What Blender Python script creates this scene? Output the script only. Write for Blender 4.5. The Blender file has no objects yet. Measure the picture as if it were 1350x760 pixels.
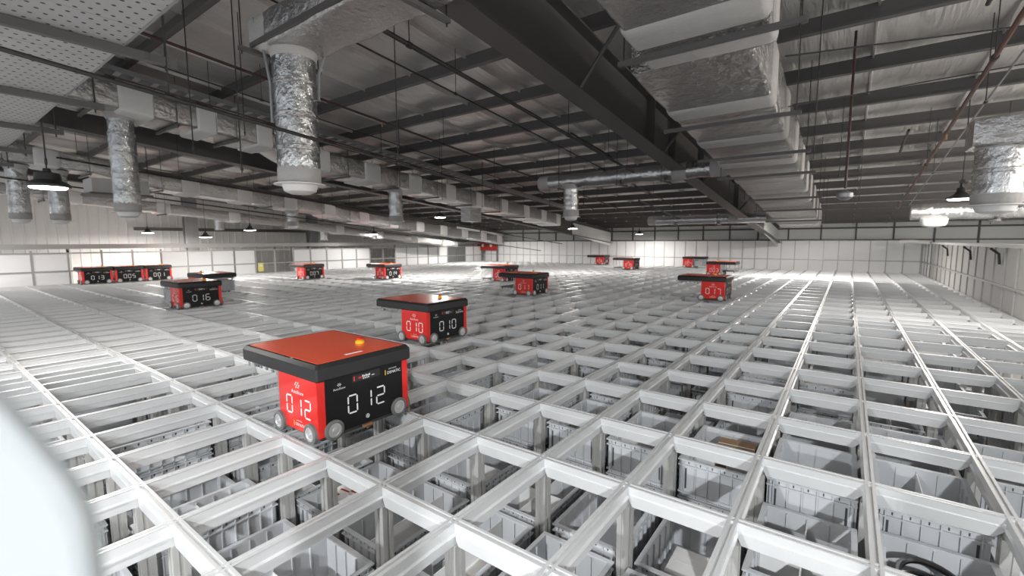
import bpy, math, random
from mathutils import Vector, Matrix
random.seed(7)
C = bpy.context.scene.collection
SC = bpy.context.scene
PI = math.pi
# ------------------------------------------------------------------ layout constants (metres, grid top at z = 0)
H = 1.1811                       # eye height over the grid
AX, BY = 0.48, 0.70594           # cell pitch across / along
GX, GY = -2.24717, 0.61559       # a grid node
C0, C1 = -33, 9                  # rail line indices across
R0, R1 = -3, 29                  # rail line indices along
SL = 0.0927                      # roof slope, falling away from the eye
ZF = -1.55                       # floor under the grid
def zr(y, h): return h - SL * y
def node(c, r): return GX + c * AX, GY + r * BY

# ------------------------------------------------------------------ materials
def mat(name, col, rough=0.5, metal=0.0, bump=None, spec=0.5, emit=None, coat=0.0):
    m = bpy.data.materials.new(name); m.use_nodes = True
    nt = m.node_tree; b = nt.nodes['Principled BSDF']
    b.inputs['Base Color'].default_value = (*col, 1)
    b.inputs['Roughness'].default_value = rough
    b.inputs['Metallic'].default_value = metal
    b.inputs['Specular IOR Level'].default_value = spec
    b.inputs['Coat Weight'].default_value = coat
    if emit:
        b.inputs['Emission Color'].default_value = (*emit[0], 1)
        b.inputs['Emission Strength'].default_value = emit[1]
    if bump:
        sx, sy, sz, strength, dist = bump[:5]
        tc = nt.nodes.new('ShaderNodeTexCoord'); mp = nt.nodes.new('ShaderNodeMapping')
        mp.inputs['Scale'].default_value = (sx, sy, sz)
        nz = nt.nodes.new('ShaderNodeTexNoise'); nz.inputs['Scale'].default_value = 1.0
        nz.inputs['Detail'].default_value = 5.0; nz.inputs['Roughness'].default_value = 0.6
        bp = nt.nodes.new('ShaderNodeBump'); bp.inputs['Strength'].default_value = min(1, strength)
        bp.inputs['Distance'].default_value = dist
        L = nt.links.new
        L(tc.outputs['Object'], mp.inputs['Vector']); L(mp.outputs['Vector'], nz.inputs['Vector'])
        L(nz.outputs['Fac'], bp.inputs['Height']); L(bp.outputs['Normal'], b.inputs['Normal'])
        if len(bump) > 5:            # mottled tone: darker where the bump noise is low
            lo = bump[5]
            mx = nt.nodes.new('ShaderNodeMix'); mx.data_type = 'RGBA'
            mx.inputs[6].default_value = (*[c * lo for c in col], 1); mx.inputs[7].default_value = (*col, 1)
            L(nz.outputs['Fac'], mx.inputs[0]); L(mx.outputs[2], b.inputs['Base Color'])
    return m

def dots_mat(name, col, dark, pitch, rad, rough=0.5):
    m = mat(name, col, rough, 0.2); nt = m.node_tree; b = nt.nodes['Principled BSDF']; L = nt.links.new
    tc = nt.nodes.new('ShaderNodeTexCoord')
    s = nt.nodes.new('ShaderNodeVectorMath'); s.operation = 'MULTIPLY'; s.inputs[1].default_value = (1/pitch, 1/pitch, 0)
    rot = nt.nodes.new('ShaderNodeMapping'); rot.inputs['Rotation'].default_value = (0, 0, math.radians(38))
    f = nt.nodes.new('ShaderNodeVectorMath'); f.operation = 'FRACTION'
    d = nt.nodes.new('ShaderNodeVectorMath'); d.operation = 'DISTANCE'; d.inputs[1].default_value = (.5, .5, 0)
    c = nt.nodes.new('ShaderNodeMath'); c.operation = 'LESS_THAN'; c.inputs[1].default_value = rad / pitch
    mx = nt.nodes.new('ShaderNodeMix'); mx.data_type = 'RGBA'
    mx.inputs[6].default_value = (*col, 1); mx.inputs[7].default_value = (*dark, 1)
    L(tc.outputs['Object'], rot.inputs[0]); L(rot.outputs[0], s.inputs[0]); L(s.outputs[0], f.inputs[0]); L(f.outputs[0], d.inputs[0])
    L(d.outputs['Value'], c.inputs[0]); L(c.outputs[0], mx.inputs[0]); L(mx.outputs[2], b.inputs['Base Color'])
    return m

M = dict(
    alu=mat('aluminium_rail', (.68, .688, .692), .38, .3, (3, 3, 60, .05, .01)),
    post=mat('aluminium_post', (.56, .555, .535), .4, .45, (60, 60, 2, .08, .01)),
    bin=mat('grey_bin_plastic', (.52, .535, .555), .5),
    bin_dark=mat('dark_slot', (.06, .06, .065), .6),
    div=mat('divider_plastic', (.80, .80, .79), .5),
    red=mat('red_panel', (.72, .024, .018), .22, 0, None, .5, None, .3),
    redtop=mat('red_lid_panel', (.95, .115, .045), .27, 0, None, .5, None, .2),
    black=mat('black_panel', (.008, .008, .009), .45, 0, None, .25),
    lid=mat('charcoal_lid', (.015, .015, .016), .5, 0, (180, 180, 180, .15, .004)),
    tyre=mat('grey_tyre', (.14, .145, .14), .6),
    hub=mat('silver_hub', (.62, .62, .63), .38, .6),
    white=mat('white_print', (.88, .88, .88), .5),
    yellow=mat('yellow_plastic', (.85, .52, .02), .4),
    redknob=mat('red_knob', (.7, .03, .02), .35),
    brass=mat('brass_fitting', (.38, .2, .1), .4, .4),
    steel_lt=mat('lift_band_steel', (.5, .5, .5), .3, .8),
    foil=mat('duct_foil', (.50, .49, .484), .22, .95, (13, 13, 13, .9, .03)),
    foil_d=mat('duct_foil_dull', (.36, .35, .343), .2, .95, (9, 9, 9, 1.0, .08)),
    wrap_lit=mat('duct_wrap_lit', (.72, .705, .69), .8, 0, (7, 7, 7, .5, .04)),  # paler copy of the cloth wrap: floor bounce put into its colour
    rust=mat('rusty_pipe', (.13, .06, .045), .5),
    foil_s=mat('pipe_foil', (.56, .56, .56), .15, .97, (15, 15, 9, .85, .03)),
    wrap=mat('duct_wrap_cloth', (.44, .422, .41), .8, 0, (7, 7, 7, .5, .04)),
    cup=mat('diffuser_white', (.74, .735, .72), .5, 0),
    roof=mat('roof_foil', (.78, .75, .725), .38, .5, (7, .9, 2, 1.0, .06, .8)),
    beam=mat('dark_steel', (.098, .09, .087), .55, .1),
    purlin=mat('grey_purlin', (.10, .094, .092), .5, .15),
    purl2=mat('galvanised_steel', (.34, .34, .345), .4, .6),
    pipe=mat('dark_red_pipe', (.06, .028, .026), .45),
    rod=mat('threaded_rod', (.05, .047, .046), .5, .5),
    perf=dots_mat('perforated_sheet', (.42, .415, .415), (.02, .019, .019), .056, .0085),
    panel=mat('white_fence_panel', (.86, .865, .87), .5),
    panel_r=mat('pale_fence_panel', (.42, .415, .405), .5),
    frame=mat('fence_frame', (.42, .42, .41), .45, .4),
    frame_d=mat('fence_frame_dark', (.22, .22, .22), .5, .3),
    cladding=mat('wall_cladding', (.68, .665, .645), .6),
    upper=mat('insulated_wall', (.78, .80, .78), .6, 0, (1.5, 4, 2, .35, .03)),
    floor=mat('concrete', (.40, .395, .385), .8, 0, (2, 2, 2, .2, .01)),
    lampblack=mat('lamp_housing', (.02, .02, .02), .45),
    lens=mat('lamp_lens', (.9, .9, .9), .4, 0, None, .5, ((1, .97, .93), 14)),
    post_w=mat('white_guard', (.27, .285, .292), .7),
    box_w=mat('white_carton', (.82, .81, .79), .6),
    kraft=mat('kraft_cardboard', (.33, .2, .1), .7),
    hose=mat('black_hose', (.012, .012, .013), .3),
    tag=mat('pale_yellow', (.82, .72, .2), .5),
    sign=mat('red_sign', (.5, .03, .025), .4),
    glass=mat('dark_window', (.16, .165, .16), .2),
)

# ------------------------------------------------------------------ mesh builder
OFF = {}
class MB:
    def __init__(s): s.v = []; s.f = []
    def add(s, v, f):
        n = len(s.v); s.v += [tuple(p) for p in v]; s.f += [tuple(i + n for i in q) for q in f]; return s
    def box(s, x0, x1, y0, y1, z0, z1):
        v = [(x, y, z) for z in (z0, z1) for y in (y0, y1) for x in (x0, x1)]
        return s.add(v, [(0, 2, 3, 1), (4, 5, 7, 6), (0, 1, 5, 4), (2, 6, 7, 3), (0, 4, 6, 2), (1, 3, 7, 5)])
    def loft(s, rings, closed=True, caps=True):
        n = len(rings[0]); v = [p for r in rings for p in r]; f = []
        for i in range(len(rings) - 1):
            for j in range(n if closed else n - 1):
                a = i * n + j; b = i * n + (j + 1) % n
                f.append((a, b, b + n, a + n))
        if caps:
            f.append(tuple(range(n - 1, -1, -1))); f.append(tuple((len(rings) - 1) * n + j for j in range(n)))
        return s.add(v, f)
    def prism(s, prof, axis, a, b, slope=0.0):
        """profile (u, w) swept along 'x' or 'y'; for 'y' the w values may fall by slope per metre"""
        if axis == 'y': R = [[(u, t, w - slope * t) for u, w in prof] for t in (a, b)]
        elif axis == 'x': R = [[(t, u, w) for u, w in reversed(prof)] for t in (a, b)]
        else: R = [[(u, w, t) for u, w in reversed(prof)] for t in (a, b)]
        return s.loft(R)
    def cyl(s, p0, p1, r, n=12, r1=None, caps=True):
        p0, p1 = Vector(p0), Vector(p1); d = (p1 - p0).normalized()
        u = d.orthogonal().normalized(); w = d.cross(u)
        r1 = r if r1 is None else r1
        R = [[tuple(p + (u * math.cos(2*PI*k/n) + w * math.sin(2*PI*k/n)) * q) for k in range(n)] for p, q in ((p0, r), (p1, r1))]
        return s.loft(R, True, caps)
    def lathe(s, o, axis, prof, n=24):
        """prof: (distance along axis, radius)"""
        o = Vector(o); d = Vector(axis).normalized(); u = d.orthogonal().normalized(); w = d.cross(u)
        R = [[tuple(o + d * t + (u * math.cos(2*PI*k/n) + w * math.sin(2*PI*k/n)) * q) for k in range(n)] for t, q in prof]
        return s.loft(R)
    def tube(s, pts, r, n=8):
        pts = [Vector(p) for p in pts]; R = []; u = None
        for i, p in enumerate(pts):
            d = (pts[min(i+1, len(pts)-1)] - pts[max(i-1, 0)]).normalized()
            u = d.orthogonal().normalized() if u is None else (u - d * u.dot(d)).normalized()
            w = d.cross(u)
            R.append([tuple(p + (u * math.cos(2*PI*k/n) + w * math.sin(2*PI*k/n)) * r) for k in range(n)])
        return s.loft(R)
    def poly(s, pts, o, right, up, th=.0012):
        """flat polygons (list of 2D outlines) raised off a face"""
        o, right, up = Vector(o), Vector(right), Vector(up); nrm = right.cross(up)
        for q in pts:
            a = [tuple(o + right * x + up * y) for x, y in q]; b = [tuple(Vector(p) + nrm * th) for p in a]
            n = len(q); s.add(a + b, [tuple(range(n, 2*n))] + [(i, (i+1) % n, n + (i+1) % n, n + i) for i in range(n)])
        return s
    def mesh(s, name, m, off=(0, 0, 0), smooth=35):
        me = bpy.data.meshes.new(name)
        ox, oy, oz = off
        me.from_pydata([(x-ox, y-oy, z-oz) for x, y, z in s.v], [], s.f)
        me.materials.append(M[m])
        if smooth:
            me.polygons.foreach_set('use_smooth', [True] * len(me.polygons)); me.set_sharp_from_angle(angle=math.radians(smooth))
        me.update(); return me
    def build(s, name, m, parent=None, smooth=35, off=None):
        if off is None: off = OFF.get(parent.name, (0, 0, 0)) if parent else (0, 0, 0)
        return link(name, s.mesh(name, m, off, smooth), parent)

def link(name, me, parent=None):
    o = bpy.data.objects.new(name, me); C.objects.link(o)
    if parent: o.parent = parent; OFF[o.name] = OFF.get(parent.name, (0, 0, 0))
    return o
def tag(o, label, cat, group=None, kind=None):
    o['label'] = label; o['category'] = cat
    if group: o['group'] = group
    if kind: o['kind'] = kind
    return o
def thing(name, label, cat, loc=(0, 0, 0), group=None, local=False):
    """Empty at a thing's base; parts are given in world coordinates unless local"""
    o = bpy.data.objects.new(name, None); o.location = loc; o.empty_display_size = .1; C.objects.link(o)
    OFF[o.name] = (0, 0, 0) if local else tuple(loc)
    return tag(o, label, cat, group)
def struct(o): o['kind'] = 'structure'; return o
def copy_tree(o, parent=None):
    c = o.copy(); C.objects.link(c)
    if parent: c.parent = parent
    for ch in list(o.children): copy_tree(ch, c)
    return c
ONES = 'zeroth first second third fourth fifth sixth seventh eighth ninth tenth eleventh twelfth thirteenth fourteenth fifteenth sixteenth seventeenth eighteenth nineteenth'.split()
def ordinal(n):
    if n < 20: return ONES[n]
    t = ['twent', 'thirt', 'fort', 'fift'][n // 10 - 2]
    return t + 'ieth' if n % 10 == 0 else t + 'y-' + ONES[n % 10]

# ------------------------------------------------------------------ camera
pitch, roll, yaw = .1030, -.0037, .6360
fwd = Vector((-math.sin(yaw)*math.cos(pitch), math.cos(yaw)*math.cos(pitch), -math.sin(pitch)))
rt = Vector((math.cos(yaw), math.sin(yaw), 0)); up = rt.cross(fwd)
r2 = rt*math.cos(roll) + up*math.sin(roll); u2 = -rt*math.sin(roll) + up*math.cos(roll)
cam = bpy.data.cameras.new('camera'); co = bpy.data.objects.new('camera', cam); C.objects.link(co)
co.matrix_world = Matrix(((r2.x, u2.x, -fwd.x, 0), (r2.y, u2.y, -fwd.y, 0), (r2.z, u2.z, -fwd.z, H), (0, 0, 0, 1)))
cam.sensor_width = 36; cam.lens = 598.0757 * 36 / 1350; cam.clip_start = .01; cam.clip_end = 200
cam.dof.use_dof = True; cam.dof.focus_distance = 2.9; cam.dof.aperture_fstop = 3.0
SC.camera = co
def project(x, y, z):
    d = Vector((x, y, z - H)); w = d.dot(fwd)
    if w <= .05: return None
    return 675 + 598.08 * d.dot(r2) / w, 380 - 598.08 * d.dot(u2) / w, w

# ------------------------------------------------------------------ room shell
XL, XR, YN, YW = -21.2, 7.0, -4.5, 22.3
struct(MB().box(XL-.3, XR, YN, YW+.3, ZF-.1, ZF).build('floor', 'floor'))
def roof_sheet():
    b = MB(); nx, per = 60, 5
    ys = []; k = 0
    y = YN
    while y < YW + .3: ys.append(y); y += 1.17 / per
    for j, y in enumerate(ys):
        s = math.sin(PI * ((y - 5.6) / 1.17 % 1.0)) if True else 0
        b.v += [(XL-.3 + (XR-XL+.3) * i / nx, y, zr(y, 3.95 - .05 * s - .012 * math.sin(i * 1.9 + j * .7))) for i in range(nx + 1)]
    n = nx + 1
    for j in range(len(ys) - 1):
        for i in range(nx): b.f.append((j*n+i, (j+1)*n+i, (j+1)*n+i+1, j*n+i+1))
    for x in [-20.3 + 1.02*k for k in range(27)]:     # folded seams of the foil
        b.prism([(x-.022, 3.955), (x-.004, 3.855), (x+.012, 3.85), (x+.03, 3.955)], 'y', YN, YW, SL)
    m = len(b.v)
    b.add([(XL-.3, YN, zr(YN, 4.05)), (XR, YN, zr(YN, 4.05)), (XR, YW+.3, zr(YW+.3, 4.05)), (XL-.3, YW+.3, zr(YW+.3, 4.05))], [(0, 1, 2, 3)])
    return b
struct(roof_sheet().build('ceiling', 'roof', smooth=60))
# left outer wall: ribbed cladding
b = MB(); y = YN; prof = []
while y < YW + .3:
    for dy, dx in ((0, 0), (.20, 0), (.215, .02), (.245, .02), (.26, 0)): prof.append((XL + dx, y + dy))
    y += .26
b.add([(x, y, z) for z in (ZF, None) for x, y in prof for z in ([z] if z is not None else [zr(y, 3.95)])],
      [(i, i+1, len(prof)+i+1, len(prof)+i) for i in range(len(prof)-1)])
wl = struct(b.build('wall_left', 'cladding', smooth=None))
# far outer wall with girts
wf = struct(MB().box(XL, XR, YW, YW+.2, ZF, zr(YW, 3.95)).build('wall_far', 'upper'))
struct(MB().box(XR, XR+.15, YN, YW, ZF, zr(YN, 4.0)).build('wall_right', 'upper'))
for i, x in enumerate([-15.6 + 1.13*k for k in range(19)]):
    struct(MB().box(x-.025, x+.025, YW-.06, YW, 1.0, zr(YW, 3.9)).build('trim_%d' % (i+1), 'beam' if i % 2 else 'purlin'))
struct(MB().box(XL, XR, YW-.09, YW, 1.17, 1.21).build('trim_30', 'pipe'))
struct(MB().box(XL, XR, YW-.12, YW, 1.62, 1.68).build('trim_31', 'beam'))

# roof beams ("I" sections) and purlins
def roof_beam(x, label, vis):
    t = thing('roof_beam', label, 'beam', (x, 0, 3.08), 'tapering roof beams under the foil')
    b = MB(); b.prism([(x-.01, 3.09), (x+.01, 3.09), (x+.01, 3.71), (x-.01, 3.71)], 'y', -3.5, 21.6, SL); b.build('web', 'beam', t)
    MB().prism([(x-.125, 3.07), (x+.125, 3.07), (x+.125, 3.09), (x-.125, 3.09)], 'y', -3.5, 21.6, SL).build('bottom_flange', 'beam', t)
    MB().prism([(x-.125, 3.70), (x+.125, 3.70), (x+.125, 3.72), (x-.125, 3.72)], 'y', -3.5, 21.6, SL).build('top_flange', 'beam', t)
    if vis:
        for y in vis:
            MB().box(x+.01, x+.115, y-.008, y+.008, zr(y, 3.09), zr(y, 3.70)).build('stiffener_plate', 'beam', t)
    # deep end over the eaves column
    v = [(x+dx, y, z) for dx in (-.012, .012) for y, z in ((17.6, zr(17.6, 3.08)), (21.6, .92), (21.6, zr(21.6, 3.6)), (17.6, zr(17.6, 3.6)))]
    MB().add(v, [(0, 1, 2, 3), (7, 6, 5, 4), (0, 4, 5, 1), (1, 5, 6, 2), (2, 6, 7, 3), (3, 7, 4, 0)]).build('haunch', 'upper', t)
    return t
roof_beam(-2.35, 'deep dark steel roof beam beside the wide foil duct', (6.35, 7.3, 9.0, 12.4))
roof_beam(-9.73, 'steel roof beam running just behind the long banded duct', ())
roof_beam(-16.6, 'farthest steel roof beam, ending near the red sign box', ())
rb = [o for o in C.objects if o.name.startswith('roof_beam')][0]
ys_p = [5.6 + 1.17*k for k in range(-8, 15)]
for k, y in enumerate(ys_p):
    if y > 21.5: continue
    p = MB(); zb = zr(y, 3.72)
    p.prism([(y-.075, zb), (y-.075, zb+.02), (y-.012, zb+.012), (y-.012, zb+.17), (y+.07, zb+.17), (y+.07, zb+.158), (y, zb+.158), (y, zb)], 'x', XL, XR)
    o = p.build('roof_purlin', 'purlin', smooth=None)
    tag(o, 'grey roof purlin crossing above the beams, %s from the far wall' % ordinal(len([q for q in ys_p if y <= q <= 21.5])), 'purlin', 'roof purlins')
# diagonal stays from purlins to the beam's lower flange
for k in (4.2, 6.77, 9.1, 12.6, 15.0):
    y = k
    MB().tube([(-2.24, y, zr(y, 3.10)), (-1.72, y, zr(y, 3.74))], .02, 6).build('diagonal_stay', 'beam', rb)

# ------------------------------------------------------------------ storage grid
grid = thing('storage_grid', 'white aluminium storage grid of rails and uprights filling the hall', 'storage grid', (0, 0, 0))
XA, XB = GX + C0*AX - .02, GX + C1*AX + .02
YA, YB = GY + R0*BY - .02, 21.60
def rail_prof(c, w=.02):
    return [(c-w, -.001), (c-.007, -.001), (c-.006, -.011), (c+.006, -.011), (c+.007, -.001), (c+w, -.001),
            (c+w-.003, -.008), (c+w-.003, -.046), (c+w+.007, -.052), (c+w+.007, -.058), (c+w-.001, -.062), (c+w-.001, -.1),
            (c-w+.001, -.1), (c-w+.001, -.062), (c-w-.007, -.058), (c-w-.007, -.052), (c-w+.003, -.046), (c-w+.003, -.008)]
for c in range(C0, C1 + 1):
    x = GX + c*AX
    MB().prism(rail_prof(x), 'y', YA, YB).build('long_rail', 'alu', grid, smooth=None)
def cross_prof(c, w=.0195):
    return [(c-w, -.0018), (c-.007, -.0018), (c-.006, -.011), (c+.006, -.011), (c+.007, -.0018), (c+w, -.0018), (c+w-.002, -.007), (c+w-.002, -.04), (c-w+.002, -.04), (c-w+.002, -.007)]
for r in range(R0, R1 + 1):
    y = GY + r*BY; b = MB()
    b.prism(cross_prof(y), 'x', XA, XB)
    for c in range(C0, C1):
        x0, x1 = GX + c*AX + .018, GX + (c+1)*AX - .018
        P = [(x0, -.04), (x1, -.04), (x1-.002, -.062), (x1-.036, -.1), (x0+.022, -.1), (x0+.002, -.062)]
        w = .0195
        b.add([(px, y+s*w, pz) for s in (-1, 1) for px, pz in P], [(0, 5, 4, 3, 2, 1), (6, 7, 8, 9, 10, 11)] + [(i, (i+1) % 6, 6+(i+1) % 6, 6+i) for i in range(6)])
        b.box(x0+.004, x1-.004, y-w-.0035, y+w+.0035, -.05, -.043)
    b.build('cross_rail', 'alu', grid, smooth=None)
def post_prof(x, y, a=.031):
    g, d = .008, .009
    q = [(-a, -a), (-g, -a), (-g, -a+d), (g, -a+d), (g, -a), (a, -a), (a, -g), (a-d, -g), (a-d, g), (a, g), (a, a), (g, a), (g, a-d), (-g, a-d), (-g, a), (-a, a), (-a, g), (-a+d, g), (-a+d, -g), (-a, -g)]
    return [(x+u, y+w) for u, w in q]
nodes = []
for c in range(C0, C1 + 1):
    for r in range(R0, R1 + 1):
        x, y = node(c, r); q = project(x, y, -.3)
        seen = q and -60 < q[0] < 1410 and q[1] < 900
        nodes.append(((0 if seen else 1000) + math.hypot(x, y), x, y, seen))
nodes.sort()
me_post = MB().prism(post_prof(0, 0), 'z', ZF, -.099).mesh('upright', 'post', smooth=None)
for d, x, y, s in nodes[:100]:
    o = link('upright', me_post, grid); o.location = (x, y, 0)
b = MB()
for d, x, y, s in nodes[100:]: b.box(x-.03, x+.03, y-.03, y+.03, ZF, -.099)
o = b.build('distant_uprights', 'post', grid, smooth=None); o['kind'] = 'stuff'

# ------------------------------------------------------------------ bins
BW, BL, BH = .205, .315, .24     # half width, half length, height
def bin_mesh(detail=True):
    b = MB(); t = .009; w, l, h = BW-.016, BL-.016, BH
    # shell: outer, rim, inner, bottom
    R = [[(-a, -c, z), (a, -c, z), (a, c, z), (-a, c, z)] for a, c, z in
         ((w-.006, l-.006, 0), (w, l, .012), (w, l, h-.03), (w, l, h), (w-t, l-t, h), (w-t, l-t, .012))]
    b.loft(R)
    def band(z0, z1, e):
        b.box(-w-e, w+e, -l-e, -l, z0, z1); b.box(-w-e, w+e, l, l+e, z0, z1)
        b.box(-w-e, -w, -l, l, z0, z1); b.box(w, w+e, -l, l, z0, z1)
    band(h-.008, h, .015); band(h-.042, h-.035, .014)
    if detail:
        band(.024, .031, .013); band(.0, .006, .006)
        for i in range(6):
            x = -w+.02 + (2*w-.04)*i/5
            for s in (-1, 1): b.box(x-.003, x+.003, min(s*l, s*(l+.013)), max(s*l, s*(l+.013)), .006, h-.008)
        for i in range(9):
            y = -l+.02 + (2*l-.04)*i/8
            for s in (-1, 1): b.box(min(s*w, s*(w+.013)), max(s*w, s*(w+.013)), y-.003, y+.003, .006, h-.008)
        wi, li = w-t, l-t
        for i in range(1, 4):
            x = -wi + 2*wi*i/4
            for s in (-1, 1): b.box(x-.003, x+.003, min(s*li, s*(li-.009)), max(s*li, s*(li-.009)), .013, h-.012)
        for i in range(1, 6):
            y = -li + 2*li*i/6
            for s in (-1, 1): b.box(min(s*wi, s*(wi-.009)), max(s*wi, s*(wi-.009)), y-.003, y+.003, .013, h-.012)
    return b
def slot_mesh():
    b = MB(); w, l, h = BW-.016, BL-.016, BH
    for i in range(5):
        x = -w+.02 + (2*w-.04)*(i+.5)/5
        for s in (-1, 1): b.box(x-.011, x-.005, min(s*l, s*(l+.0015)), max(s*l, s*(l+.0015)), h-.03, h-.012)
    for i in range(8):
        y = -l+.02 + (2*l-.04)*(i+.5)/8
        for s in (-1, 1): b.box(min(s*w, s*(w+.0015)), max(s*w, s*(w+.0015)), y-.013, y-.004, h-.03, h-.012)
    # long dark strips painting in the shade of corner recesses
    for sx in (-1, 1):
        for sy in (-1, 1):
            b.box(sx*(w-.03)-.005, sx*(w-.03)+.005, min(sy*l, sy*(l+.0015)), max(sy*l, sy*(l+.0015)), .05, h-.06)
    return b
b = bin_mesh(); nf = len(b.f); q = slot_mesh(); b.add(q.v, q.f)
me_bin = b.mesh('storage_bin', 'bin', smooth=None); me_bin.materials.append(M['bin_dark'])
for i in range(nf, len(b.f)): me_bin.polygons[i].material_index = 1
wi, li = BW-.0255, BL-.0255
DIV = {
    'cross divider': [MB().box(-wi, wi, -.002, .002, .013, BH-.025)],
    'long divider': [MB().box(-.002, .002, -li, li, .013, BH-.025)],
    'four compartments': [MB().box(-wi, wi, -.002, .002, .013, BH-.025), MB().box(-.0018, .0018, -li, -.003, .013, BH-.03), MB().box(-.0018, .0018, .003, li, .013, BH-.03)],
    'two cross dividers': [MB().box(-wi, wi, -.11, -.106, .013, BH-.025), MB().box(-wi, wi, .106, .11, .013, BH-.04)],
}
ME_DIV = {k: [q.mesh('divider', 'div', smooth=None) for q in v] for k, v in DIV.items()}
TOP = [-.14, -.385, -.63]
fixed = {(3, 3): -.15, (4, 3): -.12, (5, 3): -.12, (5, 2): -.2, (4, 2): -.23, (4, 4): -.165, (5, 4): -.165, (3, 2): -.42, (2, 1): -.40, (2, 2): -.40,
         (1, 1): -.40, (1, 2): -.42, (0, 1): -.42, (1, 3): -.15, (0, 3): -.15, (2, 3): -.15, (3, 1): -.40, (4, 1): -.32, (3, 4): -.30, (0, 0): -.40, (-1, 0): -.50, (1, 0): -.40, (2, 0): -.42, (-2, 0): -.40, (-2, 1): -.45, (-3, 0): -.5, (-1, -1): -.45, (-2, -1): -.5, (0, -1): -.6, (1, -1): -.5, (-3, 1): -.4, (-1, 1): -.42}
cells = []
for c in range(C0, C1):
    for r in range(R0, R1):
        x, y = GX + (c+.5)*AX, GY + (r+.5)*BY; q = project(x, y, -.3)
        if not q or q[0] < -150 or q[0] > 1500 or q[1] > 980: continue
        rr = random.Random(c*131 + r*977); u = rr.random()
        top = fixed.get((c, r), TOP[0] if u < .33 else TOP[1] if u < .72 else TOP[2]) - rr.random()*.012
        kind = rr.choice([None, None, None, 'cross divider', 'long divider', 'four compartments', 'two cross dividers'])
        if (c, r) in ((4, 2),): kind = 'four compartments'
        if (c, r) == (5, 2): kind = None
        cells.append((math.hypot(x, y), c, r, x, y, top, kind))
cells.sort()
near = [q for q in cells if q[2] >= -1]
want = [(d, 0, q) for d, *q in near[:215]] + [(d, 1, q) for d, *q in near[:85]]
single = set(); protos = {}; CELL_TOP = {}
for d, lv, (c, r, x, y, top, kind) in want:
    CELL_TOP[(c, r)] = top
    k = kind if lv == 0 else None
    z = top - BH - lv*.245
    if z < ZF + .01: continue
    if k not in protos:
        o = link('storage_bin', me_bin)
        for q in ME_DIV.get(k, []): link('divider', q, o)
        protos[k] = o
    else:
        o = copy_tree(protos[k])
    o.location = (x, y, z); single.add((c, r, lv))
    where = '%s column from right fence, %s row from the camera' % (ordinal(C1 - c), ordinal(r + 2))
    head = {None: 'open grey ribbed bin', 'cross divider': 'divided grey bin', 'long divider': 'lengthwise split grey bin', 'four compartments': 'four-compartment grey bin', 'two cross dividers': 'three-compartment grey bin'}[k]
    if lv: head = 'grey bin second from stack top'
    tag(o, head + ', ' + where, 'storage bin', 'grey bins stacked in the storage grid')
b = MB(); simple = bin_mesh(False)
for d, c, r, x, y, top, kind in cells:
    for lv in range(3 if d < 4 else 2 if d < 7 else 1):
        z = top - BH - lv*.245
        if (c, r, lv) in single or d > 15 or z < ZF+.01: continue
        b.add([(px+x, py+y, pz+z) for px, py, pz in simple.v], simple.f)
o = b.build('distant_bins', 'bin', smooth=None)
tag(o, 'mass of grey ribbed bins filling the farther and deeper grid cells', 'storage bins', None, 'stuff')

# things inside bins
def cell_pos(c, r): return GX + (c+.5)*AX, GY + (r+.5)*BY, CELL_TOP[(c, r)] - BH + .013
x, y, z = cell_pos(5, 2); pts = []
for i in range(150):
    a = 2*PI*i/30; pts.append((x-.03+(.125+.012*math.sin(a*.37))*math.cos(a), y+.03+(.16+.02*math.sin(a*.23))*math.sin(a), z+.015+.215*i/150+.006*math.sin(a*1.7)))
tag(MB().tube(pts, .014, 8).build('coiled_hose', 'hose'), 'black coiled hose inside a bin at the bottom right', 'hose')
def carton(c, r, dx, dy, sx, sy, h, m, label, rot=0, marks=False):
    x, y, z = cell_pos(c, r)
    t = thing('carton', label, 'box', (x+dx, y+dy, z), 'packed goods in the bins', True); t.rotation_euler.z = rot
    MB().box(-sx, sx, -sy, sy, 0, h).build('carton_body', m, t)
    MB().box(-sx*.98, sx*.98, -.006, .006, h, h+.0006).build('tape_seam', 'div', t)
    if marks:
        MB().box(-sx*.7, -sx*.1, -sy*.7, -sy*.3, h, h+.0008).box(sx*.2, sx*.7, sy*.3, sy*.6, h, h+.0008).box(-sx*.6, sx*.2, sy*.1, sy*.25, h, h+.0008).build('printed_mark', 'sign', t)
carton(-1, 1, .07, -.15, .09, .09, .29, 'box_w', 'white carton with red print in the bin below the largest robot', .1, True)
carton(3, 3, .05, .1, .11, .1, .215, 'kraft', 'brown cardboard box behind the rim of a high bin', .05)
carton(3, 1, -.03, .06, .12, .13, .08, 'kraft', 'low brown parcel in a deep bin at the bottom edge', .3)
carton(1, 1, -.02, .08, .13, .13, .09, 'box_w', 'plain white carton in a divided bin right of the numbered robot', .05)
carton(2, 1, .02, -.16, .1, .08, .1, 'box_w', 'small white packet in a deep bin under a rail crossing', .1)
carton(3, 2, .0, .05, .13, .12, .07, 'box_w', 'white carton in a deep bin in the middle foreground', .0)

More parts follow.
